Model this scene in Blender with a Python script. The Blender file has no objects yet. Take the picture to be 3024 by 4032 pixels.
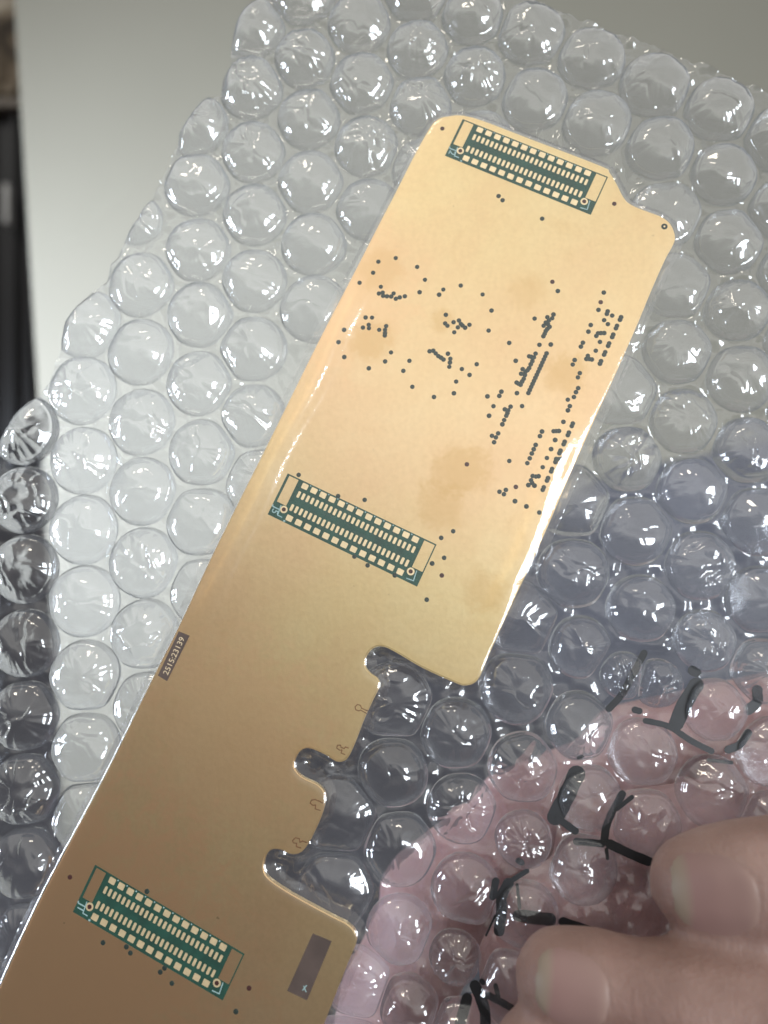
import bpy, bmesh, math, random
import numpy as np
from mathutils import Vector, Matrix, noise
random.seed(7)
rng = np.random.default_rng(7)

# ------------------------------------------------------------------ frame of the photograph
F = 3033.0                      # focal length in photo pixels (3024 x 4032)
NC = Vector((-0.08, 0.14, 1.0)).normalized()   # board normal, camera axes
D = 0.130                       # metres to the board face
ZB = 0.0044                     # board face above the wrap's base film

def c2w(v):                     # camera axes -> world (X right, Y forward, Z up)
    return Vector((v[0], -v[2], v[1]))
N = c2w(NC)
EXc = (Vector((1, 0, 0)) - NC * NC.x).normalized()
EYc = NC.cross(EXc)
EX, EY = c2w(EXc), c2w(EYc)
ORG = c2w(Vector((0, 0, -D))) - N * ZB
ROOT = Matrix(((EX.x, EY.x, N.x, ORG.x), (EX.y, EY.y, N.y, ORG.y), (EX.z, EY.z, N.z, ORG.z), (0, 0, 0, 1)))

def ray(px, py):
    return Vector(((px - 1512) / F, 1.0, -(py - 2016) / F))
def S(px, py, h=0.0):           # photo point -> wrap-local x, y at height h (metres)
    r = ray(px, py)
    t = ((ORG + N * h).dot(N)) / r.dot(N)
    p = r * t - ORG
    return (p.dot(EX), p.dot(EY))
def at(px, py, Y):              # photo point -> world point at distance Y
    return ray(px, py) * Y

# ------------------------------------------------------------------ camera, light, exposure
scn = bpy.context.scene
cam_d = bpy.data.cameras.new('camera')
cam = bpy.data.objects.new('camera', cam_d)
scn.collection.objects.link(cam)
cam.rotation_euler = (math.radians(90), 0, 0)
cam_d.sensor_fit = 'HORIZONTAL'; cam_d.sensor_width = 36.0
cam_d.lens = 36.0 * F / 3024
cam_d.clip_start = 0.005; cam_d.clip_end = 50
cam_d.dof.use_dof = True; cam_d.dof.focus_distance = 0.130; cam_d.dof.aperture_fstop = 14
scn.camera = cam
scn.view_settings.view_transform = 'Standard'
scn.view_settings.look = 'None'
scn.view_settings.exposure = 0.0
scn.view_settings.gamma = 1.0
scn.cycles.transparent_max_bounces = 48
scn.cycles.max_bounces = 10
scn.cycles.sample_clamp_indirect = 4

w = bpy.data.worlds.new('World'); scn.world = w; w.use_nodes = True
nt = w.node_tree; nt.nodes.clear()
wo = nt.nodes.new('ShaderNodeOutputWorld'); bg = nt.nodes.new('ShaderNodeBackground')
tc = nt.nodes.new('ShaderNodeTexCoord'); sep = nt.nodes.new('ShaderNodeSeparateXYZ')
mr = nt.nodes.new('ShaderNodeMapRange'); cr = nt.nodes.new('ShaderNodeValToRGB')
mr.inputs[1].default_value = -1; mr.inputs[2].default_value = 1
vd = nt.nodes.new('ShaderNodeVectorMath'); vd.operation = 'DOT_PRODUCT'
nt.links.new(tc.outputs['Generated'], vd.inputs[0]); vd.inputs[1].default_value = Vector((0.42, -0.10, 0.90)).normalized()
nt.links.new(vd.outputs['Value'], mr.inputs[0])
nt.links.new(mr.outputs[0], cr.inputs[0]); nt.links.new(cr.outputs[0], bg.inputs[0]); nt.links.new(bg.outputs[0], wo.inputs[0])
e = cr.color_ramp.elements
e[0].position = 0.40; e[0].color = (0.10, 0.088, 0.086, 1)
e[1].position = 0.88; e[1].color = (0.95, 0.92, 0.86, 1)
x = cr.color_ramp.elements.new(0.50); x.color = (0.32, 0.29, 0.275, 1)
x = cr.color_ramp.elements.new(0.57); x.color = (0.48, 0.47, 0.45, 1)
x = cr.color_ramp.elements.new(0.68); x.color = (1.35, 1.33, 1.26, 1)
bg.inputs[1].default_value = 0.9

def area(name, loc, target, sx, sy, power, col):
    l = bpy.data.lights.new(name, 'AREA'); l.shape = 'RECTANGLE'; l.size = sx; l.size_y = sy
    l.energy = power; l.color = col
    o = bpy.data.objects.new(name, l); scn.collection.objects.link(o)
    o.location = loc
    o.rotation_euler = (Vector(target) - Vector(loc)).to_track_quat('-Z', 'Y').to_euler()
    return o
# the window behind the photographer: four panes with bars between them
WC = Vector((0.86, -1.10, -0.02)); wn = (Vector((0, 0.13, 0)) - WC).normalized()
wr = wn.cross(Vector((0, 0, 1))).normalized(); wu = wr.cross(wn)
for i in (-1, 1):
    for j in (-1, 1):
        p = WC + wr * (0.105 * i) + wu * (0.155 * j)
        area('window_pane_light', p, p + wn, 0.18, 0.28, 4.6, (0.86, 0.93, 1.0))
# soft daylight coming along the wall behind the wrap, from the left
sl = area('side_window_light', (-0.75, 0.10, -0.04), (-0.10, 0.52, 0.05), 0.25, 0.35, 8.0, (0.78, 0.87, 1.0))
sl.data.spread = math.radians(60)
# a warm overhead light, added to enrich the reflections in the bubbles
area('overhead_glint_light', (-0.35, -0.55, 1.25), (0, 0.13, 0), 0.30, 0.12, 2.2, (1.0, 0.90, 0.76))

# ------------------------------------------------------------------ helpers
def link(o, parent=None):
    scn.collection.objects.link(o)
    if parent is not None: o.parent = parent
    return o
def tag(o, label=None, cat=None, group=None, kind=None):
    for k, v in (('label', label), ('category', cat), ('group', group), ('kind', kind)):
        if v: o[k] = v
    return o
def mesh_obj(name, verts, faces, mat, parent=None, smooth=True):
    me = bpy.data.meshes.new(name)
    me.from_pydata([tuple(v) for v in verts], [], [tuple(f) for f in faces]); me.update()
    if smooth: me.polygons.foreach_set('use_smooth', [True] * len(me.polygons))
    if mat: me.materials.append(mat)
    return link(bpy.data.objects.new(name, me), parent)
def empty(name, m=None):
    o = bpy.data.objects.new(name, None); o.empty_display_size = 0.01
    scn.collection.objects.link(o)
    if m is not None: o.matrix_world = m
    return o

class NT:
    def __init__(self, name):
        self.m = bpy.data.materials.new(name); self.m.use_nodes = True
        self.t = self.m.node_tree; self.t.nodes.clear()
        self.out = self.t.nodes.new('ShaderNodeOutputMaterial')
    def n(self, typ, props=None, **ins):
        nd = self.t.nodes.new(typ)
        for k, v in (props or {}).items(): setattr(nd, k, v)
        for k, v in ins.items():
            key = int(k[1:]) if k[0] == 'i' and k[1:].isdigit() else k.replace('_', ' ')
            s = nd.inputs[key]
            if isinstance(v, bpy.types.NodeSocket): self.t.links.new(v, s)
            else: s.default_value = v
        return nd
    def math(self, op, a, b=0.0, clamp=False):
        return self.n('ShaderNodeMath', {'operation': op, 'use_clamp': clamp}, i0=a, i1=b).outputs[0]
    def noise(self, vec, scale, detail=3, rough=0.5, dist=0.0):
        return self.n('ShaderNodeTexNoise', None, Vector=vec, Scale=scale, Detail=detail, Roughness=rough, Distortion=dist).outputs['Fac']
    def ramp(self, fac, stops):
        r = self.n('ShaderNodeValToRGB', None, Fac=fac); els = r.color_ramp.elements
        while len(els) < len(stops): els.new(0.5)
        for e_, (p, c) in zip(els, stops):
            e_.position = p; e_.color = (*c, 1) if len(c) == 3 else c
        return r.outputs[0]
    def surf(self, s): self.t.links.new(s, self.out.inputs['Surface']); return self.m

def simple(name, col, rough=0.5, metal=0.0, var=0.12, scale=60, bump=0.0):
    b = NT(name); v = b.n('ShaderNodeTexCoord').outputs['Object']
    n1 = b.noise(v, scale, 4)
    c = b.ramp(n1, [(0.3, tuple(k * (1 - var) for k in col)), (0.7, tuple(min(1, k * (1 + var)) for k in col))])
    p = b.n('ShaderNodeBsdfPrincipled', None, Base_Color=c, Roughness=rough, Metallic=metal)
    if bump:
        bp = b.n('ShaderNodeBump', None, Strength=bump, Distance=0.0005, Height=n1)
        b.t.links.new(bp.outputs[0], p.inputs['Normal'])
    return b.surf(p.outputs[0])

def film_mat(name, f0, haze, rough, edge, bump, bscale, tint=(0.95, 0.96, 0.98), lens=0):
    b = NT(name)
    v = b.n('ShaderNodeTexCoord').outputs['Object']
    nz = b.noise(v, bscale, 4, 0.55, 0.6)
    bp = b.n('ShaderNodeBump', None, Strength=bump, Distance=0.0004, Height=nz).outputs[0]
    lw = b.n('ShaderNodeLayerWeight', None, Blend=0.5).outputs['Facing']      # 1-|cos|
    cosn = b.math('SUBTRACT', 1.0, lw)
    p5 = b.math('POWER', lw, 4.0)
    fr = b.math('ADD', b.math('MULTIPLY', p5, 0.80), f0, True)
    tcol = b.n('ShaderNodeMix', {'data_type': 'RGBA'}, i0=b.math('POWER', lw, 2.5), i6=(*tint, 1), i7=(0.62, 0.64, 0.67, 1)).outputs[2]
    tr = b.n('ShaderNodeBsdfTransparent', None, Color=tcol).outputs[0]
    if lens:
        rf_ = b.n('ShaderNodeBsdfRefraction', None, Color=tcol, Roughness=0.0, IOR=lens, Normal=bp).outputs[0]
        tr = b.n('ShaderNodeMixShader', None, Fac=0.6, i1=tr, i2=rf_).outputs[0]
    g1 = b.n('ShaderNodeBsdfGlossy', None, Color=(1, 1, 1, 1), Roughness=rough, Normal=bp).outputs[0]
    g2 = b.n('ShaderNodeBsdfGlossy', None, Color=(1, 1, 1, 1), Roughness=0.22, Normal=bp).outputs[0]
    gl = b.n('ShaderNodeMixShader', None, Fac=0.25, i1=g1, i2=g2).outputs[0]
    df = b.n('ShaderNodeBsdfDiffuse', None, Color=(0.62, 0.65, 0.70, 1)).outputs[0]
    tl = b.n('ShaderNodeBsdfTranslucent', None, Color=(0.62, 0.65, 0.70, 1)).outputs[0]
    dd = b.n('ShaderNodeMixShader', None, Fac=0.5, i1=df, i2=tl).outputs[0]
    smear = b.math('MULTIPLY', b.noise(v, 260, 5, 0.6), 1.3)
    hz = b.math('ADD', b.math('MULTIPLY', smear, haze),
                b.math('MULTIPLY', b.math('POWER', lw, 2.2), edge), True)
    m1 = b.n('ShaderNodeMixShader', None, Fac=hz, i1=tr, i2=dd).outputs[0]
    m2 = b.n('ShaderNodeMixShader', None, Fac=fr, i1=m1, i2=gl).outputs[0]
    return b.surf(m2)
M_bub = film_mat('clear_bubble_film', 0.095, 0.016, 0.035, 0.42, 0.10, 420, lens=1.09)
M_base = film_mat('clear_base_film', 0.065, 0.022, 0.045, 0.30, 0.12, 520)
M_skin = film_mat('clear_shrink_film', 0.060, 0.006, 0.07, 0.10, 0.22, 240, (1, 0.99, 0.98))

def gold_mat():
    b = NT('aged_gold_plate'); v = b.n('ShaderNodeTexCoord').outputs['Object']
    mp = b.n('ShaderNodeMapping', None, Vector=v); mp.inputs['Rotation'].default_value = (0, 0, math.radians(30)); mp.inputs['Scale'].default_value = (1, 0.16, 1)
    n1 = b.noise(v, 45, 6, 0.62, 0.4); n2 = b.noise(v, 1300, 4, 0.6); n3 = b.noise(mp.outputs[0], 1500, 4, 0.6)
    c1 = b.ramp(n1, [(0.30, (0.88, 0.66, 0.42)), (0.50, (0.90, 0.71, 0.45)), (0.72, (0.92, 0.76, 0.50))])
    c2 = b.ramp(n2, [(0.35, (0.86, 0.84, 0.80)), (0.65, (1, 1, 1))])
    c = b.n('ShaderNodeMix', {'data_type': 'RGBA', 'blend_type': 'MULTIPLY'}, i0=0.38, i6=c1, i7=c2).outputs[2]
    nb_ = b.noise(v, 13, 2, 0.4)
    c = b.n('ShaderNodeMix', {'data_type': 'RGBA', 'blend_type': 'MULTIPLY'}, i0=0.9, i6=c, i7=b.ramp(nb_, [(0.38, (1.0, 0.94, 0.89)), (0.60, (0.98, 1.0, 0.86))])).outputs[2]
    c3 = b.ramp(n3, [(0.35, (0.90, 0.87, 0.82)), (0.6, (1, 1, 1))])
    c = b.n('ShaderNodeMix', {'data_type': 'RGBA', 'blend_type': 'MULTIPLY'}, i0=0.16, i6=c, i7=c3).outputs[2]
    # tarnish patches: darker ochre blotches of their own
    n4 = b.noise(v, 70, 5, 0.65, 1.2)
    tf = b.ramp(n4, [(0.60, (0, 0, 0)), (0.70, (1, 1, 1))])
    c = b.n('ShaderNodeMix', {'data_type': 'RGBA', 'blend_type': 'MIX'}, i0=b.math('MULTIPLY', tf, 0.15), i6=c, i7=(0.66, 0.42, 0.16, 1)).outputs[2]
    # small worn ochre patches, and broad copper-toned areas
    for (px, py, rad, amt) in ((250, 3800, .034, .9), (900, 2900, .020, .45), (1300, 1150, .018, .45), (1810, 1850, .0062, .5), (1740, 1990, .0050, .4), (1460, 1340, .0050, .45), (2230, 1470, .0045, .45), (2080, 1150, .0040, .25), (1500, 1060, .0050, .3), (1900, 2330, .0045, .4), (1740, 1260, .0025, .4)):
        ox, oy = S(px, py, ZB)
        dv_ = b.n('ShaderNodeVectorMath', {'operation': 'DISTANCE'}, i0=v, i1=(ox, oy, ZB)).outputs['Value']
        ds = b.math('ADD', b.math('DIVIDE', dv_, rad), b.math('MULTIPLY', b.math('SUBTRACT', b.noise(v, 330, 5, 0.7, 0.5), 0.5), 1.6))
        mk = b.n('ShaderNodeMapRange', {'interpolation_type': 'SMOOTHSTEP'}, i0=ds, i1=0.45, i2=1.05, i3=amt, i4=0.0).outputs[0]
        c = b.n('ShaderNodeMix', {'data_type': 'RGBA', 'blend_type': 'MIX'}, i0=mk, i6=c, i7=(0.68, 0.45, 0.18, 1) if rad < 0.01 else (0.92, 0.62, 0.36, 1)).outputs[2]
    sp_ = b.ramp(b.noise(v, 700, 2, 0.5), [(0.77, (0, 0, 0)), (0.80, (1, 1, 1))])
    c = b.n('ShaderNodeMix', {'data_type': 'RGBA', 'blend_type': 'MIX'}, i0=b.math('MULTIPLY', sp_, 0.5), i6=c, i7=(0.35, 0.24, 0.13, 1)).outputs[2]
    bp = b.n('ShaderNodeBump', None, Strength=0.12, Distance=0.0001, Height=b.math('ADD', n2, b.math('MULTIPLY', n3, 0.35))).outputs[0]
    p = b.n('ShaderNodeBsdfPrincipled', None, Base_Color=c, Metallic=0.95, Roughness=0.30, Normal=bp)
    return b.surf(p.outputs[0])
M_gold = gold_mat()
M_pad = simple('bare_gold_pad', (0.88, 0.72, 0.46), 0.42, 0.6, 0.08, 900)
M_mask = simple('dark_green_solder_mask', (0.008, 0.060, 0.042), 0.5, 0, 0.25, 500)
M_via = simple('green_black_via_mask', (0.012, 0.028, 0.024), 0.5, 0, 0.2, 700)
M_hole = simple('red_brown_hole', (0.05, 0.012, 0.01), 0.5, 0, 0.2, 700)
M_grey = simple('grey_brown_mask', (0.085, 0.062, 0.055), 0.45, 0, 0.15, 300)
M_silk = simple('white_silkscreen', (0.30, 0.45, 0.46), 0.6, 0, 0.2, 900)
M_goldtext = simple('pale_gold_lettering', (0.75, 0.62, 0.42), 0.5, 0.2, 0.1, 900)
M_core = simple('board_core', (0.30, 0.20, 0.12), 0.6, 0, 0.2, 300)
M_trace = simple('etched_brown_line', (0.13, 0.05, 0.015), 0.5, 0, 0.2, 700)
M_ink = simple('black_marker_ink', (0.010, 0.011, 0.014), 0.45, 0, 0.3, 400)

# ------------------------------------------------------------------ the place behind
def slab(name, pts, Y, thick, mat, bev=0.0):
    """a board whose front outline passes through photo points, standing at distance Y"""
    bm = bmesh.new()
    fr = [bm.verts.new(at(px, py, Y)) for px, py in pts]
    f = bm.faces.new(fr); f.normal_update()
    r = bmesh.ops.extrude_face_region(bm, geom=[f])
    for v in r['geom']:
        if isinstance(v, bmesh.types.BMVert): v.co.y += thick
    bmesh.ops.recalc_face_normals(bm, faces=bm.faces)
    if bev: bmesh.ops.bevel(bm, geom=[e for e in bm.edges], offset=bev, segments=3, affect='EDGES')
    me = bpy.data.meshes.new(name); bm.to_mesh(me); bm.free(); me.materials.append(mat)
    return link(bpy.data.objects.new(name, me))
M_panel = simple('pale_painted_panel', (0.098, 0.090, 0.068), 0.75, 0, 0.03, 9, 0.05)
panel = slab('wall_panel', [(20, -500), (262, 3480), (2400, 1860), (3600, 1640), (3600, -500)], 0.52, 0.02, M_panel, 0.002)
tag(panel, 'pale grey-white panel standing behind the bubble wrap', 'panel')
M_wall = simple('dark_room_wall', (0.088, 0.092, 0.112), 0.8, 0, 0.3, 4)
bw = mesh_obj('wall', [(-3, 1.6, -3), (3, 1.6, -3), (3, 1.6, 3), (-3, 1.6, 3)], [(0, 1, 2, 3)], M_wall); tag(bw, kind='structure')
M_cab = simple('black_lacquer', (0.010, 0.010, 0.012), 0.3, 0, 0.2, 10)
cab = empty('cabinet', Matrix.Translation(at(60, 1600, 0.9)))
tag(cab, 'black cabinet at the left behind the pale panel', 'cabinet')
def cab_part(name, pts, Y, th, mat, bev=0.001):
    o = slab(name, pts, Y, th, mat, bev); o.parent = cab; o.matrix_parent_inverse = cab.matrix_world.inverted(); return o
bpy.context.view_layer.update()
cab_part('carcass', [(-900, 420), (-900, 1950), (260, 1950), (260, 420)], 0.86, 0.3, M_cab)
cab_part('top', [(-900, 385), (-900, 418), (280, 418), (280, 385)], 0.84, 0.3, simple('grey_ledge', (0.16, 0.14, 0.12), 0.5))
for xx in (-60, 38, 96):
    cab_part('stile', [(xx, 425), (xx, 1950), (xx + 22, 1950), (xx + 22, 425)], 0.85, 0.009, M_cab, 0.002)
cab_part('handle', [(8, 715), (8, 880), (28, 880), (28, 715)], 0.83, 0.015, simple('worn_silver', (0.45, 0.45, 0.45), 0.35, 0.7, 0.4, 300), 0.002)
b = NT('brown_rough_stone'); v = b.n('ShaderNodeTexCoord').outputs['Object']
n1 = b.noise(v, 22, 6, 0.7, 0.5)
c = b.ramp(n1, [(0.35, (0.025, 0.018, 0.012)), (0.5, (0.12, 0.09, 0.06)), (0.68, (0.34, 0.30, 0.24))])
st = slab('stone_block', [(-900, -500), (-900, 378), (280, 378), (280, -500)], 0.88, 0.2,
          b.surf(b.n('ShaderNodeBsdfPrincipled', None, Base_Color=c, Roughness=0.9).outputs[0]), 0.004)
tag(st, 'rough brown stone block above the black cabinet at the top left', 'stone')

# ------------------------------------------------------------------ polygons and signed distances
def catmull(pts, n=6):
    P = np.array(pts, float); out = []
    for i in range(len(P)):
        a, b_, c_, d = P[i - 1], P[i], P[(i + 1) % len(P)], P[(i + 2) % len(P)]
        for k in range(n):
            t = k / n
            out.append(0.5 * ((2 * b_) + (-a + c_) * t + (2 * a - 5 * b_ + 4 * c_ - d) * t * t + (-a + 3 * b_ - 3 * c_ + d) * t ** 3))
    return np.array(out)
def sdf(P, poly):
    """signed distance (negative inside) and nearest boundary point"""
    P = np.asarray(P, float); A = poly; B = np.roll(poly, -1, 0)
    best = np.full(len(P), 1e9); near = np.zeros_like(P); cnt = np.zeros(len(P), int)
    for a, b_ in zip(A, B):
        ab = b_ - a; L = ab @ ab
        if L < 1e-16: continue
        t = np.clip(((P - a) @ ab) / L, 0, 1); q = a + t[:, None] * ab
        d = np.hypot(*(P - q).T); m = d < best; best[m] = d[m]; near[m] = q[m]
        c1 = (a[1] > P[:, 1]) != (b_[1] > P[:, 1])
        with np.errstate(divide='ignore', invalid='ignore'):
            xi = a[0] + (P[:, 1] - a[1]) * ab[0] / ab[1] if ab[1] != 0 else np.full(len(P), -1e9)
        cnt += (c1 & (P[:, 0] < xi)).astype(int)
    return np.where(cnt % 2 == 1, -best, best), near

BOARD_PX = [(1858,459),(2100,549),(2369,652),(2400,676),(2430,725),(2458,778),(2490,806),(2554,832),(2608,853),(2643,884),(2659,930),
 (2650,965),(2620,1020),(2566,1141),(2506,1286),(2410,1503),(2337,1660),(2229,1905),(2163,2059),(2096,2210),(2024,2361),(1927,2575),(1890,2662),
 (1864,2691),(1830,2699),(1794,2689),(1662,2629),(1559,2569),(1505,2545),(1466,2555),(1441,2588),(1440,2625),(1462,2653),(1487,2671),(1495,2701),
 (1469,2756),(1433,2834),(1400,2920),(1372,2980),(1350,2998),(1322,2998),(1276,2970),(1212,2946),(1174,2966),(1158,3012),(1185,3055),(1252,3089),(1280,3125),
 (1276,3180),(1249,3253),(1212,3325),(1182,3358),(1145,3364),(1103,3346),(1062,3350),(1040,3392),(1047,3444),(1094,3485),(1185,3540),(1312,3608),(1367,3636),
 (1399,3670),(1403,3712),(1367,3800),(1276,4032),(1170,4300),(900,4420),(300,4420),(-130,4200),(0,3882),(164,3526),(410,3060),(601,2670),(702,2470),(848,2160),(1066,1723),(1258,1335),
 (1338,1180),(1405,1052),(1498,870),(1553,765),(1632,609),(1686,512),(1716,474),(1760,456)]
board_poly = catmull([S(px, py, ZB) for px, py in BOARD_PX], 4)
WRAP_PX = [(1059,-90),(1011,20),(960,70),(933,120),(915,190),(905,265),(880,320),(872,385),(820,392),(756,474),(711,547),(706,592),(676,640),(655,700),(620,756),(590,800),(547,875),
 (500,940),(474,980),(437,1048),(405,1120),(365,1160),(315,1210),(268,1276),(246,1344),(238,1392),(205,1489),(160,1550),(110,1585),(60,1640),(0,1742),(-60,1850),(-330,2200),(-420,3500),(-420,4500),
 (2000,4600),(3650,4500),(3700,3300),(3680,1500),(3600,640),(3300,500),(3024,374),(2860,312),(2697,246),(2533,173),(2332,100),(2150,18),(2000,-60),(1500,-260),(1150,-260)]
wrap_poly = np.array([S(px, py) for px, py in WRAP_PX])

def warp(x, y):                 # the sheet is not perfectly flat
    k = min(1.0, max(0.0, (x - 0.01 + (-y) * 0.5) / 0.05))       # more crumpled towards the hand
    return 0.0008 * noise.noise(Vector((x * 28 + 3, y * 28, 0.3))) + 0.0024 * k * noise.noise(Vector((x * 48, y * 48 + 9, 4.3)))

# ------------------------------------------------------------------ bubble centres read off the photograph
BUB = [(999,121),(1192,-12),(1415,102),(1640,-20),(1201,241),(1644,205),(993,356),(1424,332),(1216,470),(1656,422),(999,603),(1442,579),(1222,717),(1005,850),(1450,826),
 (1237,965),(766,501),(779,734),(1668,663),(784,990),(1003,1112),(1240,1221),(547,875),(561,1126),(793,1245),(345,1280),(558,1390),(790,1513),(326,1538),(561,1664),(799,1785),
 (329,1812),(96,1694),(564,1935),(796,2055),(329,2085),(96,1966),(567,2215),(99,2240),(1001,1381),(1001,1640),(1030,1900),(332,2365),(570,2498),(800,2330),(335,2661),(99,2534),
 (99,2817),(579,2780),(338,2944),(104,3105),(112,3394),(345,3220),(108,3689),(112,3975),(800,2600),(-135,1830),(-140,2110),(-140,2390),(-138,2675),(-138,2960),(-135,3250),(-130,3545),(-130,3840),
 (2090,139),(2325,241),(2573,350),(2826,446),(2105,402),(2346,494),(2594,597),(2847,693),(3068,560),(3080,830),(2620,845),(2868,950),(1860,73),(1867,310),(1890,560),(1880,-170),
 (2663,1123),(2898,1226),(2666,1382),(2446,1539),(2916,1491),(2693,1654),(2470,1806),(2946,1774),(3115,1090),(3135,1360),(3160,1640),(2723,1930),(2255,1975),(2500,2089),(2753,2228),(2975,2053),(2253,2258),
 (2518,2397),(2771,2523),(2990,2361),(2283,2547),(2054,2439),(2458,2660),(2590,2690),(2808,2790),(2995,2640),(3200,1930),(3210,2220),(3230,2510),
 (2035,2707),(1553,2762),(1794,2888),(1547,3039),(2056,3021),(2283,2856),(1335,3208),(1818,3184),(1574,3342),(2060,3300),(1321,3502),(1833,3502),(1574,3665),(1411,3870),(1610,3960),(1791,3767),(2062,3590),
 (2530,2965),(2325,3145),(2548,3241),(2802,3115),(2295,3415),(3030,2960),(2010,3880),(1815,4060),(3240,2800),(3060,3260),(1380,4150)]
SQUASH = {(2458,2660): 0.55, (2590,2690): 0.6, (547,875): 0.35, (2060,3300): 0.6, (1791,3767): 0.6}
BC = np.array([S(*p) for p in BUB])
dist = np.hypot(*(BC[:, None] - BC[None]).transpose(2, 0, 1)); np.fill_diagonal(dist, 9)
bsd, _ = sdf(BC, board_poly)

def fbm(x, y, z, o=2):
    s, a = 0, 1
    for _ in range(o):
        s += a * noise.noise(Vector((x, y, z))); x *= 2.1; y *= 2.1; a *= 0.5
    return s
def bubble_geo(i):
    """a sealed air bubble: pillow outline pressed against its neighbours, slack creased skin"""
    cx, cy = BC[i]; R0 = 0.00555; H = 0.0036
    sq = SQUASH.get(BUB[i], 1.0)
    R0 = min(0.0066, max(np.sort(dist[i])[:4].mean() * 0.505, 0.0048)) * (0.97 + 0.05 * random.random())
    slack = random.random() ** 1.5
    if sq < 1: slack = 1.6; R0 *= (0.6 + 0.4 * sq)
    H *= (0.95 + 0.15 * random.random()) * (0.5 + 0.5 * sq) * (0.62 if bsd[i] < 0.004 else 1.0)
    na, nr = 84, 34
    nb = [(BC[j] - BC[i], dist[i, j]) for j in np.argsort(dist[i])[:6] if dist[i, j] < 0.0125]
    seed = i * 7.31
    # two or three long creases across the crown
    creases = [(random.uniform(0, math.pi), random.uniform(-0.55, 0.55), random.uniform(0.035, 0.085), random.uniform(-1, 1), random.uniform(0.3, 1.1)) for _ in range(random.choice((1, 2, 3, 4)))]
    tilt = (random.uniform(-0.05, 0.05), random.uniform(-0.05, 0.05))
    pw = random.uniform(2.2, 3.0)
    V, Fc = [], []
    def point(rho, th):
        ct, s_ = math.cos(th), math.sin(th)
        R = R0 * (1 + 0.025 * noise.noise(Vector((ct * 1.3, s_ * 1.3, seed))))
        for d, L in nb:
            c_ = (d[0] * ct + d[1] * s_) / L
            if c_ > 0.3:
                lim = L * 0.497 / c_
                k = 0.0004; R = -k * math.log(math.exp(-R / k) + math.exp(-lim / k))
        x, y = cx + ct * R * rho, cy + s_ * R * rho
        z = H * max(0.0, 1 - rho ** pw) ** 0.62
        u, v_ = rho * ct, rho * s_
        mask = max(0.0, 1 - rho ** 3)
        z += H * mask * (0.10 + 0.08 * slack) * fbm(u * 1.5 + seed, v_ * 1.5, seed)
        for a, off, wd, sg, bend in creases:
            q = u * math.cos(a) + v_ * math.sin(a) - off + bend * 0.5 * (fbm(u * 1.6, v_ * 1.6, seed + a, 2))
            z += H * 0.075 * (0.4 + slack) * mask * math.exp(-(q / wd) ** 2) * (1 if sg > 0 else -1)
        # the weld shoulder inside the rim
        rr_ = 0.90 + 0.035 * noise.noise(Vector((ct * 2, s_ * 2, seed + 8)))
        z += H * 0.05 * math.exp(-((rho - rr_) / 0.03) ** 2)
        # little gathers round the rim
        g = noise.noise(Vector((ct * 7, s_ * 7, seed + 5))) + 0.6 * noise.noise(Vector((ct * 16, s_ * 16, seed + 6)))
        z += H * 0.20 * (0.4 + slack) * g * (rho ** 3) * (1 - rho ** 6)
        z += H * mask * (tilt[0] * u + tilt[1] * v_)
        return x, y, z + 0.00006
    V.append(point(0, 0))
    for r in range(1, nr + 1):
        rho = math.sin(r / nr * math.pi / 2) ** 0.9
        for a in range(na): V.append(point(rho, 2 * math.pi * a / na))
    for a in range(na): Fc.append((0, 1 + a, 1 + (a + 1) % na))
    for r in range(nr - 1):
        for a in range(na):
            p, q = 1 + r * na + a, 1 + r * na + (a + 1) % na
            Fc.append((p, p + na, q + na, q))
    V = np.array(V)
    sd, near = sdf(V[:, :2], wrap_poly)
    if sd.max() > -0.0015:
        k = np.clip((-sd) / 0.0030, 0, 1); k = np.sqrt(k * (2 - k)); V[:, 2] *= np.maximum(k, 0.02)
        o = sd > -0.0001; V[o, :2] = near[o]
    V[:, 2] += np.array([warp(a_, b_) for a_, b_ in V[:, :2]])
    return V, Fc

wrap = empty('bubble_wrap', ROOT)
tag(wrap, 'sheet of clear bubble wrap held up under the gold circuit board', 'bubble wrap')
order = sorted(range(len(BUB)), key=lambda i: (bsd[i] < -0.001, not (-60 < BUB[i][0] < 3084 and -60 < BUB[i][1] < 3700), BUB[i][1] > 3300 and BUB[i][0] > 2000))
main, rest = order[:100], order[100:]
rv, rf = [], []
for i in order:
    V, Fc = bubble_geo(i)
    if i in main: mesh_obj('bubble', V, Fc, M_bub, wrap)
    else:
        o = sum(len(k) for k in rv); rv.append(V); rf += [tuple(a + o for a in f) for f in Fc]
o = mesh_obj('bubble', np.vstack(rv), rf, M_bub, wrap); tag(o, kind='stuff')

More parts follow.
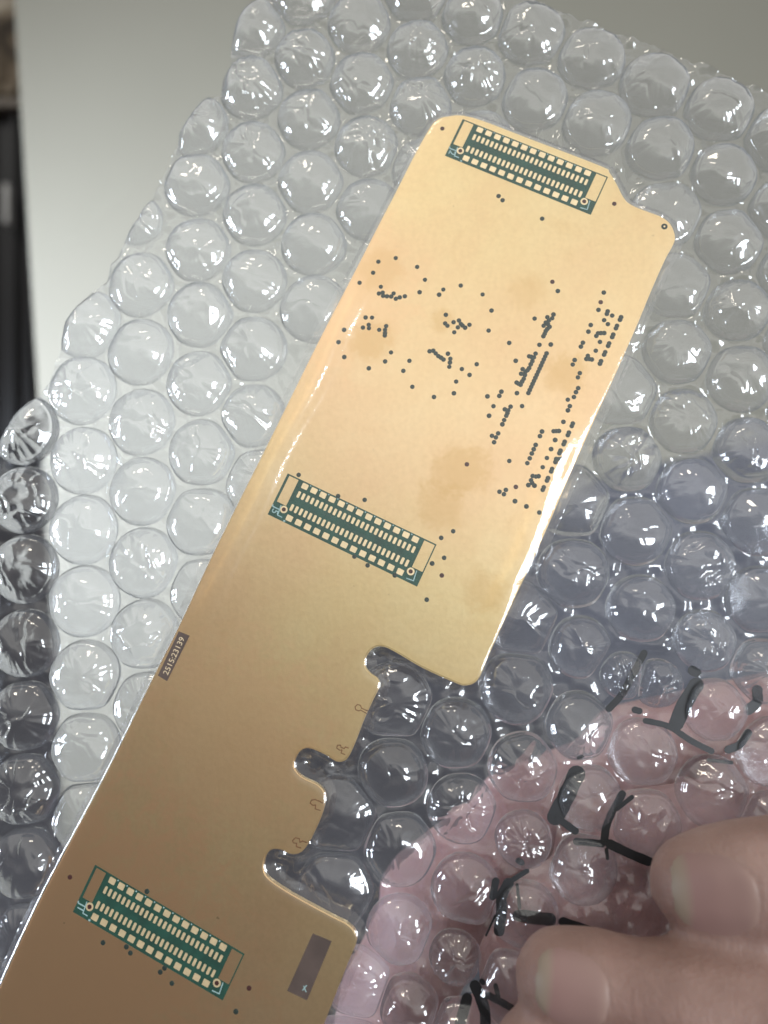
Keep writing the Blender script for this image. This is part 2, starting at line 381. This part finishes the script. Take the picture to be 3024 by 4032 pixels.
def field(name, poly, step, zfun, mat, parent, pad=0.0, keep=None):
    """a sheet as a height field clipped cleanly to an outline"""
    lo, hi = poly.min(0) - step * 2 - pad, poly.max(0) + step * 2 + pad
    nx, ny = int((hi[0] - lo[0]) / step) + 1, int((hi[1] - lo[1]) / step) + 1
    X, Y = np.meshgrid(lo[0] + np.arange(nx) * step, lo[1] + np.arange(ny) * step)
    P = np.stack([X.ravel(), Y.ravel()], 1)
    sd, near = sdf(P, poly)
    idx = np.arange(nx * ny).reshape(ny, nx)
    quads = np.stack([idx[:-1, :-1], idx[:-1, 1:], idx[1:, 1:], idx[1:, :-1]], -1).reshape(-1, 4)
    if pad:
        ok = (sd[quads] < pad).any(1); o_ = sd > pad; P = P.copy()
        P[o_] = near[o_] + (P[o_] - near[o_]) * (pad / sd[o_])[:, None]; sd = np.minimum(sd, pad)
    else:
        ok = (sd[quads] < 0).any(1); o_ = sd > 0; P = P.copy(); P[o_] = near[o_]
    quads = quads[ok]
    used = np.unique(quads); remap = -np.ones(nx * ny, int); remap[used] = np.arange(len(used))
    P, sd = P[used], sd[used]
    Z = zfun(P, sd)
    return mesh_obj(name, np.column_stack([P, Z]), remap[quads], mat, parent)

def base_z(P, sd):
    d = np.full(len(P), 9.0)
    for c_ in BC: d = np.minimum(d, np.hypot(*(P - c_).T))
    out = np.clip((d - 0.0050) / 0.0010, 0, 1)
    Z = np.empty(len(P))
    for k, (x, y) in enumerate(P):
        z = warp(x, y)
        z += 0.00095 * out[k] * fbm(x * 420, y * 420, 1.7, 2) + 0.00002 * fbm(x * 500, y * 500, 5.2, 1)
        z += 0.00035 * out[k]
        if sd[k] > -0.004: z += 0.0011 * math.exp(min(0.0, sd[k]) / 0.0012) * fbm(x * 260, y * 260, 7.7, 2)
        Z[k] = z
    return Z
field('base_film', wrap_poly, 0.00065, base_z, M_base, wrap)

# black marker strokes on the back film
def stroke_mesh(pts, wd, h, wob=0.25, n=5, thick=0.00006):
    P = np.array(pts, float)
    Q = []
    for a, b_ in zip(P[:-1], P[1:]):
        for k in range(n): Q.append(a + (b_ - a) * k / n)
    Q.append(P[-1]); Q = np.array(Q)
    if len(P) > 2:
        for _ in range(3): Q[1:-1] = (Q[:-2] + 2 * Q[1:-1] + Q[2:]) / 4
    T = np.gradient(Q, axis=0); T /= np.hypot(*T.T)[:, None] + 1e-9; Nn = np.stack([-T[:, 1], T[:, 0]], 1)
    w_ = wd / 2 * (1 + wob * rng.uniform(-1, 1, len(Q)))
    L, R = Q + Nn * w_[:, None], Q - Nn * w_[:, None]
    # rounded ends
    def cap(c_, t, r): return [c_ + r * (math.cos(a) * np.array([-t[1], t[0]]) + math.sin(a) * t) for a in np.linspace(0.2, math.pi - 0.2, 6)]
    ring = list(L) + cap(Q[-1], T[-1], w_[-1]) + list(R[::-1]) + [c_ for c_ in cap(Q[0], -T[0], w_[0])]
    ring = [S(px, py, h) for px, py in ring]
    bm = bmesh.new()
    f = bm.faces.new([bm.verts.new((x, y, h)) for x, y in ring])
    bmesh.ops.triangulate(bm, faces=[f])
    r = bmesh.ops.extrude_face_region(bm, geom=list(bm.faces))
    for v in r['geom']:
        if isinstance(v, bmesh.types.BMVert): v.co.z -= thick
    bmesh.ops.recalc_face_normals(bm, faces=bm.faces)
    return bm
def bm_obj(name, bm, mat, parent, smooth=False):
    me = bpy.data.meshes.new(name); bm.to_mesh(me); bm.free(); me.materials.append(mat)
    if smooth: me.polygons.foreach_set('use_smooth', [True] * len(me.polygons))
    return link(bpy.data.objects.new(name, me), parent)
INK = [([(2536,2572),(2500,2640),(2446,2741),(2398,2790)],28),([(2728,2640),(2744,2650)],38),([(2741,2699),(2693,2777),(2663,2850)],62),
 ([(2542,2838),(2633,2856),(2717,2916),(2802,2958)],24),([(2982,2717),(2986,2765),(2946,2795)],42),([(2946,2886),(2916,2934),(2868,2952)],32),([(2790,2994),(2880,3003)],15),
 ([(2270,3049),(2229,3139),(2187,3217)],68),([(2200,3225),(2265,3272)],30),([(2450,3127),(2410,3193),(2386,3253),(2380,3308)],32),([(2488,3139),(2430,3185)],18),
 ([(2271,3314),(2370,3322)],30),([(2402,3324),(2480,3362),(2554,3392)],38),([(2277,2984),(2292,2978)],14),([(2500,2795),(2518,2800)],26),([(2043,3388),(2055,3396)],24),
 ([(2074,3430),(2010,3470)],20),([(2002,3478),(1972,3532),(1978,3575),(1966,3665)],44),([(2036,3484),(2046,3575)],13),([(2042,3605),(2164,3620)],48),([(1950,3605),(1914,3683)],9),
 ([(2217,3629),(2361,3677)],36),([(1839,3930),(1812,4032)],42),([(1870,3880),(1911,3972),(1911,4060)],44),([(1925,3920),(1975,3945),(2032,3978)],28),([(1896,3862),(1903,3870)],20),
 ([(2388,3345),(2392,3380)],14),([(1952,3880),(1962,3925)],18),([(1952,3470),(1940,3530)],30)]
for k, (pts, wd) in enumerate(INK):
    bm_obj('ink_mark', stroke_mesh(pts, wd, 0.0011 + 0.00004 * k, 0.06), M_ink, wrap)

# ------------------------------------------------------------------ the board
board = empty('circuit_board', ROOT)
tag(board, 'long gold-plated circuit board sealed in clear film on the bubble wrap', 'circuit board')
bm = bmesh.new()
TH = 0.0010
top = [bm.verts.new((x, y, ZB)) for x, y in board_poly]
f = bm.faces.new(top); f.normal_update()
if f.normal.z < 0: f.normal_flip()
r = bmesh.ops.extrude_face_region(bm, geom=[f])
newv = set(v for v in r['geom'] if isinstance(v, bmesh.types.BMVert))
for v in newv: v.co.z -= TH
bmesh.ops.recalc_face_normals(bm, faces=bm.faces)
ed = [e_ for e_ in bm.edges if all(abs(v.co.z - ZB) < 1e-7 for v in e_.verts) and len(e_.link_faces) == 2]
bmesh.ops.bevel(bm, geom=ed, offset=0.00022, segments=3, affect='EDGES')
bm_obj('plate', bm, M_gold, board)

# footprints, in a frame measured off the middle one (1348 x 374 units)
FP = [[(1822,469),(2394,697),(2326,846),(1752,613)], [(1133,1864),(1719,2144),(1642,2310),(1054,2025)], [(375,3405),(963,3756),(877,3939),(287,3590)]]
z1 = ZB + 0.00002
def prism(bm, pts, z0, z1_):
    vs = [bm.verts.new((p[0], p[1], z1_)) for p in pts]; vb = [bm.verts.new((p[0], p[1], z0)) for p in pts]
    f_ = bm.faces.new(vs); n = len(pts)
    for k in range(n): bm.faces.new((vs[k], vb[k], vb[(k + 1) % n], vs[(k + 1) % n]))
    bmesh.ops.recalc_face_normals(bm, faces=bm.faces)
for q, corners in enumerate(FP):
    C = [np.array(S(px, py, ZB)) for px, py in corners]
    def L(u, v, C=C):
        u /= 1348.0; v /= 374.0
        return (C[0] * (1 - u) * (1 - v) + C[1] * u * (1 - v) + C[2] * u * v + C[3] * (1 - u) * v)
    bm = bmesh.new(); prism(bm, [L(0, 0), L(1348, 0), L(1348, 374), L(0, 374)], ZB - 0.0002, z1)
    fp = bm_obj('connector_footprint', bm, M_mask, board)
    def rrect(u0, v0, u1, v1, r=6, jit=1.5):
        pts = []
        for (cx, cy, a0) in ((u1 - r, v0 + r, -90), (u1 - r, v1 - r, 0), (u0 + r, v1 - r, 90), (u0 + r, v0 + r, 180)):
            for a in (0, 30, 60, 90):
                t = math.radians(a0 + a); pts.append(L(cx + r * math.cos(t) + random.uniform(-jit, jit) * .5, cy + r * math.sin(t) + random.uniform(-jit, jit) * .5))
        return pts
    def pad(name, *a, **k):
        bm = bmesh.new(); prism(bm, rrect(*a, **k), ZB - 0.0001, ZB + 0.00009); bm_obj(name, bm, M_pad if name != 'end_pad' else M_gold, fp)
    pad('end_pad', 22, 12, 108, 247, r=4); pad('end_pad', 1246, 12, 1338, 250, r=4)
    for k in range(13):
        u = 178 + k * 83.3; pad('square_pad', u - 27, 13, u + 27, 60, r=7); pad('square_pad', u - 27, 302, u + 27, 350, r=7)
    for k in range(26):
        u = 161 + k * 41.5; pad('contact_pad', u - 11.5, 90, u + 11.5, 146, r=8); u = 157 + k * 41.6; pad('contact_pad', u - 11.5, 210, u + 11.5, 268, r=8)
    for (u, v) in ((104, 281), (1252, 286)):
        bm = bmesh.new()
        prism(bm, [L(u + 31 * math.cos(t), v + 31 * math.sin(t)) for t in np.linspace(0, 2 * math.pi, 28, endpoint=False)], ZB - 0.0001, ZB + 0.00006)
        ring = bm_obj('via_ring', bm, M_pad, fp)
        bm = bmesh.new()
        prism(bm, [L(u + 17 * math.cos(t), v + 17 * math.sin(t)) for t in np.linspace(0, 2 * math.pi, 20, endpoint=False)], ZB, ZB + 0.00009)
        bm_obj('hole', bm, M_hole, fp)
    # silkscreen: corner brackets, pin mark and reference lettering
    def silk(pts, wd=8):
        bm = bmesh.new(); P = np.array(pts, float)
        for a, b_ in zip(P[:-1], P[1:]):
            t = (b_ - a) / np.hypot(*(b_ - a)); n_ = np.array([-t[1], t[0]]) * wd / 2; e2 = t * wd * 0.3
            prism(bm, [L(*(a - e2 + n_)), L(*(b_ + e2 + n_)), L(*(b_ + e2 - n_)), L(*(a - e2 - n_))], ZB, ZB + 0.00007 + random.random() * 0.00002)
        bm_obj('silkscreen_mark', bm, M_silk, fp)
    silk([(68, 262), (78, 345), (118, 345)]); silk([(1293, 262), (1303, 344), (1245, 350)])
    silk([(148, 362), (150, 366)], 16)
    ref = ('J2', 'J5', 'J1')[q]
    cu = bpy.data.curves.new('t', 'FONT'); cu.body = ref; cu.size = 0.0017; cu.extrude = 0.00001; cu.align_x = 'CENTER'; cu.offset = 0.00002
    to = bpy.data.objects.new('t', cu); scn.collection.objects.link(to)
    me = bpy.data.meshes.new_from_object(to.evaluated_get(bpy.context.evaluated_depsgraph_get())); bpy.data.objects.remove(to)
    me.materials.append(M_silk)
    t = link(bpy.data.objects.new('reference_lettering', me), fp)
    p = L(20, 318); ax = L(0, 0) - L(0, 374); ang = math.atan2(ax[1], ax[0])
    t.location = (p[0], p[1], ZB + 0.00008); t.rotation_euler = (0, 0, ang + math.pi)
    bmz = bmesh.new()
    for k in range(12):
        for u, v in ((219 + k * 83.3, 8), ):
            prism(bmz, [L(u - 5, v - 1), L(u + 5, v - 1), L(u + 5, v + 9), L(u - 5, v + 9)], ZB, ZB + 0.00006)
    bm_obj('probe_dot', bmz, M_silk, fp)

# vias: single dots, and runs that touch one another
def rg(ox, oy, s, pts): return [(ox + x * s, oy + y * s) for x, y in pts]
A4 = (1300, 900, .4219); A5 = (1900, 1000, .4219); A6 = (1800, 1600, .4219)
ISO = rg(*A4, [(612,275),(450,309),(812,358),(401,412),(885,478),(275,506),(473,543),(1219,532),(1056,569),(835,594),(1017,617),(1423,615),(1506,765),(1080,805),(331,830),(391,831),(306,924),(130,945),(1152,874),(1158,968),(1479,952),(78,1060),(568,1156),(132,1199),(513,1240),(1099,1168),(740,1234),(1368,1266),(361,1304),(683,1328),(1229,1311),(1301,1366),(1176,1428),(767,1477),(1155,1537),(969,1572)])
ISO += rg(*A5, [(703,346),(1132,360),(1082,522),(486,603),(1010,663),(988,725),(1096,821),(1057,903),(249,830),(531,848),(637,845),(310,997),(46,1329),(321,1299),(102,1421),(369,1420),(61,1510),(796,1360),(755,1567)])
ISO += rg(*A6, [(915,314),(877,399),(838,482),(799,568),(487,510),(540,885),(647,934),(767,991)])
ISO += rg(1700, 400, .4521, [(582,823),(617,859),(962,1020)])
ISO += rg(1000, 1800, .4822, [(365,145),(687,318),(904,349),(1627,605),(1529,659),(1553,822),(1455,868),(1411,1164),(820,812),(928,884),(1150,965)])
ISO += rg(0, 3032, .6028, [(960,793),(673,1128),(852,1195),(826,1155),(1047,1320),(1075,1294),(1123,1393),(1541,1578)])
HOL = rg(*A5, [(652,260),(1103,450)]) + rg(*A6, [(91,541),(548,752)]) + rg(1700, 400, .4521, [(92,235),(1590,890)]) + rg(1000, 1800, .4822, [(1534,966)]) + rg(0, 3032, .6028, [(457,700),(1627,1425)])
CL = [rg(*A4, c_) for c_ in ([(455,606),(490,598),(495,628),(530,632),(570,634),(592,605)],[(613,655),(650,642),(697,632)],[(360,898),(362,930)],[(458,945),(523,910),(512,945),(512,975),(510,998)],[(1073,885),(1095,907)],[(1202,858),(1220,890),(1192,922),(1235,905),(1260,925),(1300,898)],[(928,1145),(962,1140),(985,1165),(1010,1190),(1035,1205),(1058,1222)],[(1122,1215),(1118,1250),(1112,1290)],[(1598,1522),(1578,1562)])]
CL += [rg(*A5, c_) for c_ in ([(662,565),(605,590),(650,600),(620,620),(590,640),(570,670),(610,655),(625,680),(605,700),(590,720),(580,745),(568,768)],[(1168,535),(1160,560),(1210,575)],[(1135,618),(1170,655)],[(1078,740),(1062,765),(1135,738),(1105,738)],[(937,828),(918,865)],[(860,990),(842,1032)],[(983,950),(970,980),(1020,985),(995,980)],[(908,1112),(890,1152)],[(893,1252),(872,1290),(853,1335)],[(815,1420),(797,1460)],
 [(495,930),(435,955),(455,960),(480,965),(465,1000),(450,1030),(435,1065),(420,1085),(375,1075),(400,1100),(360,1118),(395,1130),(385,1165),(370,1190),(355,1220),(335,1210),(318,1200)],
 [(598 - 170 * k / 13, 928 + 370 * k / 13) for k in range(14)],[(262,1425),(208,1450),(240,1460),(232,1485),(222,1510),(202,1550),(185,1590)],[(176,1285),(157,1325)])]
CL += [rg(*A6, c_) for c_ in ([(918,520),(925,492),(950,492),(975,490)],[(900,232),(925,231),(950,230)],[(792,235),(773,278)],[(733,360),(715,400),(697,440),(678,485),(655,530)],[(383,252),(325,275),(362,290),(345,335)],[(455,780),(395,797),(437,820)],[(705,650),(735,655),(760,652),(690,690),(665,735),(700,715),(722,740)])]
for c_ in [(1288,602),(1250,682),(1215,764),(1177,846),(1140,928),(1101,1012)]: CL.append(rg(*A5, [(c_[0] + 5, c_[1] - 12), (c_[0] - 5, c_[1] + 12)]))
for c_ in [(1075,172),(1038,257),(999,342),(960,425),(882,596),(843,682),(804,767)]: CL.append(rg(*A6, [(c_[0] + 5, c_[1] - 12), (c_[0] - 5, c_[1] + 12)]))
def dome(bm, px, py, r, h):
    cx, cy = S(px, py, ZB); n = 16; ph = random.random()
    c0 = bm.verts.new((cx, cy, ZB + h)); rings = []
    for rr, zz in ((0.7, h * 0.9), (1.0, h * 0.35), (1.0, -0.0001)):
        rings.append([bm.verts.new((cx + rr * r * math.cos(2 * math.pi * (k + ph) / n), cy + rr * r * math.sin(2 * math.pi * (k + ph) / n), ZB + zz)) for k in range(n)])
    for k in range(n): bm.faces.new((c0, rings[0][k], rings[0][(k + 1) % n]))
    for a, b_ in zip(rings[:-1], rings[1:]):
        for k in range(n): bm.faces.new((a[k], b_[k], b_[(k + 1) % n], a[(k + 1) % n]))
RV = 9.4 / F * D
for p in ISO:
    bm = bmesh.new(); dome(bm, *p, RV * random.uniform(.95, 1.05), 0.00006); bm_obj('via', bm, M_via, board)
for p in HOL:
    bm = bmesh.new(); dome(bm, *p, RV * .98, 0.00004); bm_obj('drilled_hole', bm, M_hole, board)
for c_ in CL:
    bm = bmesh.new()
    for p in c_: dome(bm, *p, RV * random.uniform(.96, 1.04), 0.00004 + random.random() * 0.00003)
    bm_obj('via_cluster', bm, M_via, board)
bm = bmesh.new(); dome(bm, 2616, 892, RV * 1.35, 0.00004); o = bm_obj('drilled_hole', bm, M_via, board)
bm = bmesh.new(); dome(bm, 2616, 892, RV * 0.45, 0.00010); bm_obj('pin', bm, M_pad, o)

def px_quad(name, pts, mat, parent, h=0.00004):
    bm = bmesh.new(); prism(bm, [S(px, py, ZB) for px, py in pts], ZB - 0.0001, ZB + h); return bm_obj(name, bm, mat, parent)
gp = px_quad('solder_mask_patch', [(1232,3675),(1306,3706),(1209,3938),(1131,3901)], M_grey, board)
def px_line(name, pts, wd, mat, parent, z=0.00005):
    bm = bmesh.new()
    P = np.array(pts, float)
    for a, b_ in zip(P[:-1], P[1:]):
        t = (b_ - a) / (np.hypot(*(b_ - a)) + 1e-9); n_ = np.array([-t[1], t[0]]) * wd / 2; e2 = t * wd * 0.35
        prism(bm, [S(*k, ZB) for k in (a - e2 + n_, b_ + e2 + n_, b_ + e2 - n_, a - e2 - n_)], ZB - 0.0001, ZB + z + random.random() * 0.00002)
    return bm_obj(name, bm, mat, parent)
px_line('mark', [(1196,3882),(1205,3904)], 4, M_silk, gp, 0.00008); px_line('mark', [(1207,3880),(1192,3898)], 4, M_silk, gp, 0.00009)
cp = px_quad('date_code_patch', [(704,2486),(747,2503),(658,2682),(622,2660)], M_grey, board)
cu = bpy.data.curves.new('t', 'FONT'); cu.body = '2515:23139'; cu.size = 0.0019; cu.extrude = 0.00001; cu.align_x = 'CENTER'; cu.align_y = 'CENTER'
to = bpy.data.objects.new('t', cu); scn.collection.objects.link(to)
me = bpy.data.meshes.new_from_object(to.evaluated_get(bpy.context.evaluated_depsgraph_get())); bpy.data.objects.remove(to)
me.materials.append(M_goldtext); t = link(bpy.data.objects.new('date_code', me), cp)
a, b_ = np.array(S(655, 2660, ZB)), np.array(S(722, 2515, ZB)); m_ = np.array(S(686, 2583, ZB)); dv = b_ - a
me_w = max(v.co.x for v in me.vertices) - min(v.co.x for v in me.vertices); sc_ = np.hypot(*dv) / me_w
t.location = (m_[0], m_[1], ZB + 0.00006); t.rotation_euler = (0, 0, math.atan2(dv[1], dv[0])); t.scale = (sc_, 0.72, 1)
# etched keyhole outlines along the notched edge
c5 = lambda pts: [(x * .9114, 2688 + y * .9114) for x, y in pts]
px_line('etched_outline', c5([(1588,122),(1562,110),(1558,98),(1545,94),(1534,104),(1537,117),(1550,122),(1558,118),(1583,133)]), 3.2, M_trace, board)
px_line('etched_outline', c5([(1505,282),(1492,278),(1488,284),(1474,280),(1472,270),(1458,270),(1455,282),(1468,292),(1478,290),(1474,304),(1490,310)]), 3.2, M_trace, board)
px_line('etched_outline', c5([(1394,520),(1380,512),(1362,505),(1346,507),(1340,520),(1352,530),(1364,528),(1362,545),(1384,552)]), 3.4, M_trace, board)
px_line('etched_outline', c5([(1325,690),(1306,684),(1296,690),(1294,674),(1276,670),(1264,682),(1268,692),(1282,694),(1280,708),(1300,714)]), 3.4, M_trace, board)

# the clear film drawn tight over the board
el = np.array([S(px, py, ZB) for px, py in [(1632,609),(1258,1335),(848,2160),(410,3060),(0,3882)]])
er = np.array([S(px, py, ZB) for px, py in [(2650,965),(2337,1660),(2163,2059),(1927,2575)]])
def dline(P, ln):
    d = np.full(len(P), 9.0)
    for a, b_ in zip(ln[:-1], ln[1:]):
        ab = b_ - a; t_ = np.clip(((P - a) @ ab) / (ab @ ab), 0, 1); d = np.minimum(d, np.hypot(*(P - a - t_[:, None] * ab).T))
    return d
y_hi, y_lo = S(1400, 1000, ZB)[1], S(700, 2560, ZB)[1]
yr_hi, yr_lo = S(2300, 1500, ZB)[1], S(2000, 2500, ZB)[1]
def skin_z(P, sd):
    t = np.clip((sd + 0.0009) / 0.0024, 0, 1)
    Z = ZB + 0.00016 - 0.0016 * t ** 2.2
    dl, dr = dline(P, el), dline(P, er)
    ml = np.clip((y_hi - P[:, 1]) / 0.01, 0, 1) * np.clip((P[:, 1] - y_lo) / 0.012, 0, 1)
    mr_ = np.clip((yr_hi - P[:, 1]) / 0.012, 0, 1) * np.clip((P[:, 1] - yr_lo) / 0.01, 0, 1)
    for k, (x, y) in enumerate(P):
        wv = noise.noise(Vector((x * 60, y * 60, 2.0))) * 0.0006
        Z[k] += 0.00110 * ml[k] * math.exp(-((dl[k] - 0.0026 - wv) / 0.0013) ** 2)
        Z[k] += 0.00035 * ml[k] * math.exp(-((dl[k] - 0.0044 - 1.6 * wv) / 0.0007) ** 2)
        Z[k] += 0.00060 * mr_[k] * math.exp(-((dr[k] - 0.0026 - 2 * wv) / 0.0016) ** 2)
        e_ = math.exp(sd[k] / 0.003) if sd[k] < 0 else 1.0
        Z[k] += 0.00005 * (0.25 + e_) * (fbm(x * 110, y * 110, 9.1, 2) + 1) + 0.00002 * fbm(x * 300 + y * 120, y * 90, 3.3, 1)
    return Z
field('shrink_film', board_poly, 0.0006, skin_z, M_skin, board, pad=0.0016)

# ------------------------------------------------------------------ the hand gripping the wrap from the right
def L3(px, py, z):
    x, y = S(px, py, z); return Vector((x, y, z))
def sphere_chain(bm, pts, step=0.0018):
    for (p, r), (q, s_) in zip(pts[:-1], pts[1:]):
        n_ = max(2, int((q - p).length / step))
        for k in range(n_ + 1):
            t_ = k / n_; rr = r + (s_ - r) * t_
            bmesh.ops.create_icosphere(bm, subdivisions=2, radius=rr, matrix=Matrix.Translation(p.lerp(q, t_)))
mm = 0.001
bm = bmesh.new()
chains = [
 # finger over the front, upper
 [(L3(2748, 3478, 11*mm), 7.2*mm), (L3(2850, 3470, 12*mm), 8.1*mm), (L3(2960, 3462, 13*mm), 8.6*mm), (L3(3180, 3450, 14*mm), 8.8*mm), (L3(3500, 3430, 14*mm), 8.8*mm), (L3(3850, 3440, 9*mm), 9.2*mm), (L3(4000, 3450, -4*mm), 9.5*mm), (L3(3850, 3480, -16*mm), 10.5*mm)],
 # middle finger
 [(L3(2215, 3845, 11*mm), 7.1*mm), (L3(2340, 3862, 12*mm), 7.4*mm), (L3(2520, 3920, 13*mm), 7.6*mm), (L3(2700, 3975, 14*mm), 9.4*mm), (L3(3050, 4020, 15*mm), 10.4*mm), (L3(3500, 4060, 14*mm), 9.6*mm), (L3(3850, 4060, 9*mm), 9.6*mm), (L3(4000, 4060, -4*mm), 9.6*mm), (L3(3850, 4000, -16*mm), 10.5*mm)],
 # ring finger
 [(L3(2110, 4145, 11*mm), 6.5*mm), (L3(2280, 4210, 12*mm), 7.2*mm), (L3(2600, 4330, 13*mm), 8.2*mm), (L3(3100, 4450, 14*mm), 8.6*mm), (L3(3700, 4480, 8*mm), 9*mm), (L3(3950, 4480, -4*mm), 9*mm), (L3(3800, 4420, -16*mm), 10*mm)],
]
for c_ in chains: sphere_chain(bm, c_)
palm = [((2650, 3100), (3300, 2960), 10.5), ((2200, 3350), (2700, 3150), 10), ((1850, 3650), (2250, 3350), 10), ((1700, 4050), (1900, 3650), 10), ((1650, 4400), (1720, 4050), 11),
        ((2100, 3800), (2900, 3500), 10), ((2400, 3350), (3500, 3200), 10), ((1950, 4150), (2800, 3850), 10), ((2500, 3600), (3800, 3500), 10.5), ((2000, 4500), (3850, 4000), 11), ((2500, 3900), (3800, 3750), 10.5), ((3400, 3050), (3850, 3450), 11), ((3000, 3150), (3600, 3100), 10), ((2200, 3600), (2500, 3500), 9), ((2300, 4350), (3800, 4350), 11), ((2600, 4100), (3700, 4150), 11)]
for k, (a, b_, r_) in enumerate(palm):
    dz = 24 if k < 5 else 2.5
    if k < 5: a = (a[0] - 150, a[1] - 110); b_ = (b_[0] - 150, b_[1] - 110); r_ += 1.5
    sphere_chain(bm, [(L3(*a, -(r_ + dz) * mm), r_ * mm), (L3(*b_, -(r_ + dz) * mm), r_ * mm)], 0.003)
sphere_chain(bm, [(L3(2600, 4400, -18*mm), 16*mm), (L3(2900, 5600, -26*mm), 19*mm), (L3(3400, 7600, -40*mm), 25*mm)], 0.006)
me = bpy.data.meshes.new('hand'); bm.to_mesh(me); bm.free()
to = bpy.data.objects.new('tmp', me); scn.collection.objects.link(to)
m1 = to.modifiers.new('r', 'REMESH'); m1.mode = 'VOXEL'; m1.voxel_size = 0.0011
m2 = to.modifiers.new('s', 'SMOOTH'); m2.factor = 0.5; m2.iterations = 10
hme = bpy.data.meshes.new_from_object(to.evaluated_get(bpy.context.evaluated_depsgraph_get())); bpy.data.objects.remove(to)
hme.polygons.foreach_set('use_smooth', [True] * len(hme.polygons))
hme.materials.clear()
b = NT('skin'); v = b.n('ShaderNodeTexCoord').outputs['Object']
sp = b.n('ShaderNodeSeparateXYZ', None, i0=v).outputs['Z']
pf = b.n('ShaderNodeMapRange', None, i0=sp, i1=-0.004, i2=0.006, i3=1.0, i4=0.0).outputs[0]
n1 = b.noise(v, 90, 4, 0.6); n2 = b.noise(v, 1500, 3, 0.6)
cf = b.ramp(n1, [(0.3, (0.185, 0.105, 0.085)), (0.7, (0.27, 0.17, 0.142))])  # finger tone darkened, the shade on them put into the skin colour
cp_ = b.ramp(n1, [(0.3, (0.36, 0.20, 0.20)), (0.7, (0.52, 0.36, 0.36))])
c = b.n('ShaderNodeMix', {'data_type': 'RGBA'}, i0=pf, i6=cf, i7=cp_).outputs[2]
mp_ = b.n('ShaderNodeMapping', None, Vector=v); mp_.inputs['Scale'].default_value = (1, 0.25, 0.4)
n3 = b.noise(mp_.outputs[0], 900, 4, 0.65, 0.6)
hh = b.math('ADD', n2, b.math('MULTIPLY', n3, 1.4))
bp = b.n('ShaderNodeBump', None, Strength=0.5, Distance=0.0003, Height=hh).outputs[0]
p = b.n('ShaderNodeBsdfPrincipled', None, Base_Color=c, Roughness=0.55, Normal=bp)
p.inputs['Subsurface Weight'].default_value = 0.25; p.inputs['Subsurface Radius'].default_value = (0.004, 0.0015, 0.0008); p.inputs['Subsurface Scale'].default_value = 1.0
M_hand = b.surf(p.outputs[0]); hme.materials.append(M_hand)
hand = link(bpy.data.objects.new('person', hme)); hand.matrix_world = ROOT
tag(hand, 'bare hand gripping the bubble wrap at the lower right, fingertips curled over its front', 'person')
bpy.context.view_layer.update()
b = NT('fingernail'); v = b.n('ShaderNodeTexCoord').outputs['UV']
sx = b.n('ShaderNodeSeparateXYZ', None, i0=v).outputs['X']
c = b.ramp(sx, [(0.05, (0.23, 0.18, 0.135)), (0.17, (0.225, 0.17, 0.13)), (0.27, (0.225, 0.132, 0.118)), (0.82, (0.222, 0.136, 0.118)), (0.92, (0.235, 0.15, 0.125))])
M_nail = b.surf(b.n('ShaderNodeBsdfPrincipled', None, Base_Color=c, Roughness=0.52).outputs[0])
from mathutils.bvhtree import BVHTree
bvh = BVHTree.FromPolygons([v_.co for v_ in hme.vertices], [tuple(p_.vertices) for p_ in hme.polygons])
def nail(cx, cy, z, ang, hl, hw):
    """a curved plate lying on the fingertip, its free edge towards the tip"""
    c0 = L3(cx, cy, z); ax = Vector((math.cos(ang), math.sin(ang), 0)); ay = Vector((-ax.y, ax.x, 0))
    nu, nv = 18, 14; V, Fc, UV = [], [], []
    for i in range(nu + 1):
        for j in range(nv + 1):
            u, v_ = i / nu * 2 - 1, j / nv * 2 - 1
            # superellipse outline
            k = max(0.0, 1 - abs(u) ** 2.8) ** 0.5; su = u
            q = c0 + ax * (su * hl) + ay * (v_ * hw * k) + Vector((0, 0, 0.03))
            hit = bvh.ray_cast(q, Vector((0, 0, -1)))
            zz = hit[0].z if hit[0] else z
            edge = max(abs(u), abs(v_)) ** 9
            V.append(Vector((q.x, q.y, zz + 0.00018 * (1 - edge) - 0.0001 * edge))); UV.append((i / nu, j / nv))
    for i in range(nu):
        for j in range(nv): a = i * (nv + 1) + j; Fc.append((a, a + nv + 1, a + nv + 2, a + 1))
    o_ = mesh_obj('fingernail', V, Fc, M_nail, hand)
    uv = o_.data.uv_layers.new(name='uv')
    for lp in o_.data.loops: uv.data[lp.index].uv = UV[lp.vertex_index]
    return o_
nail(2775, 3490, 14*mm, math.radians(2), 5.3*mm, 5.7*mm)
nail(2235, 3858, 14*mm, math.radians(-8), 5.0*mm, 5.0*mm)
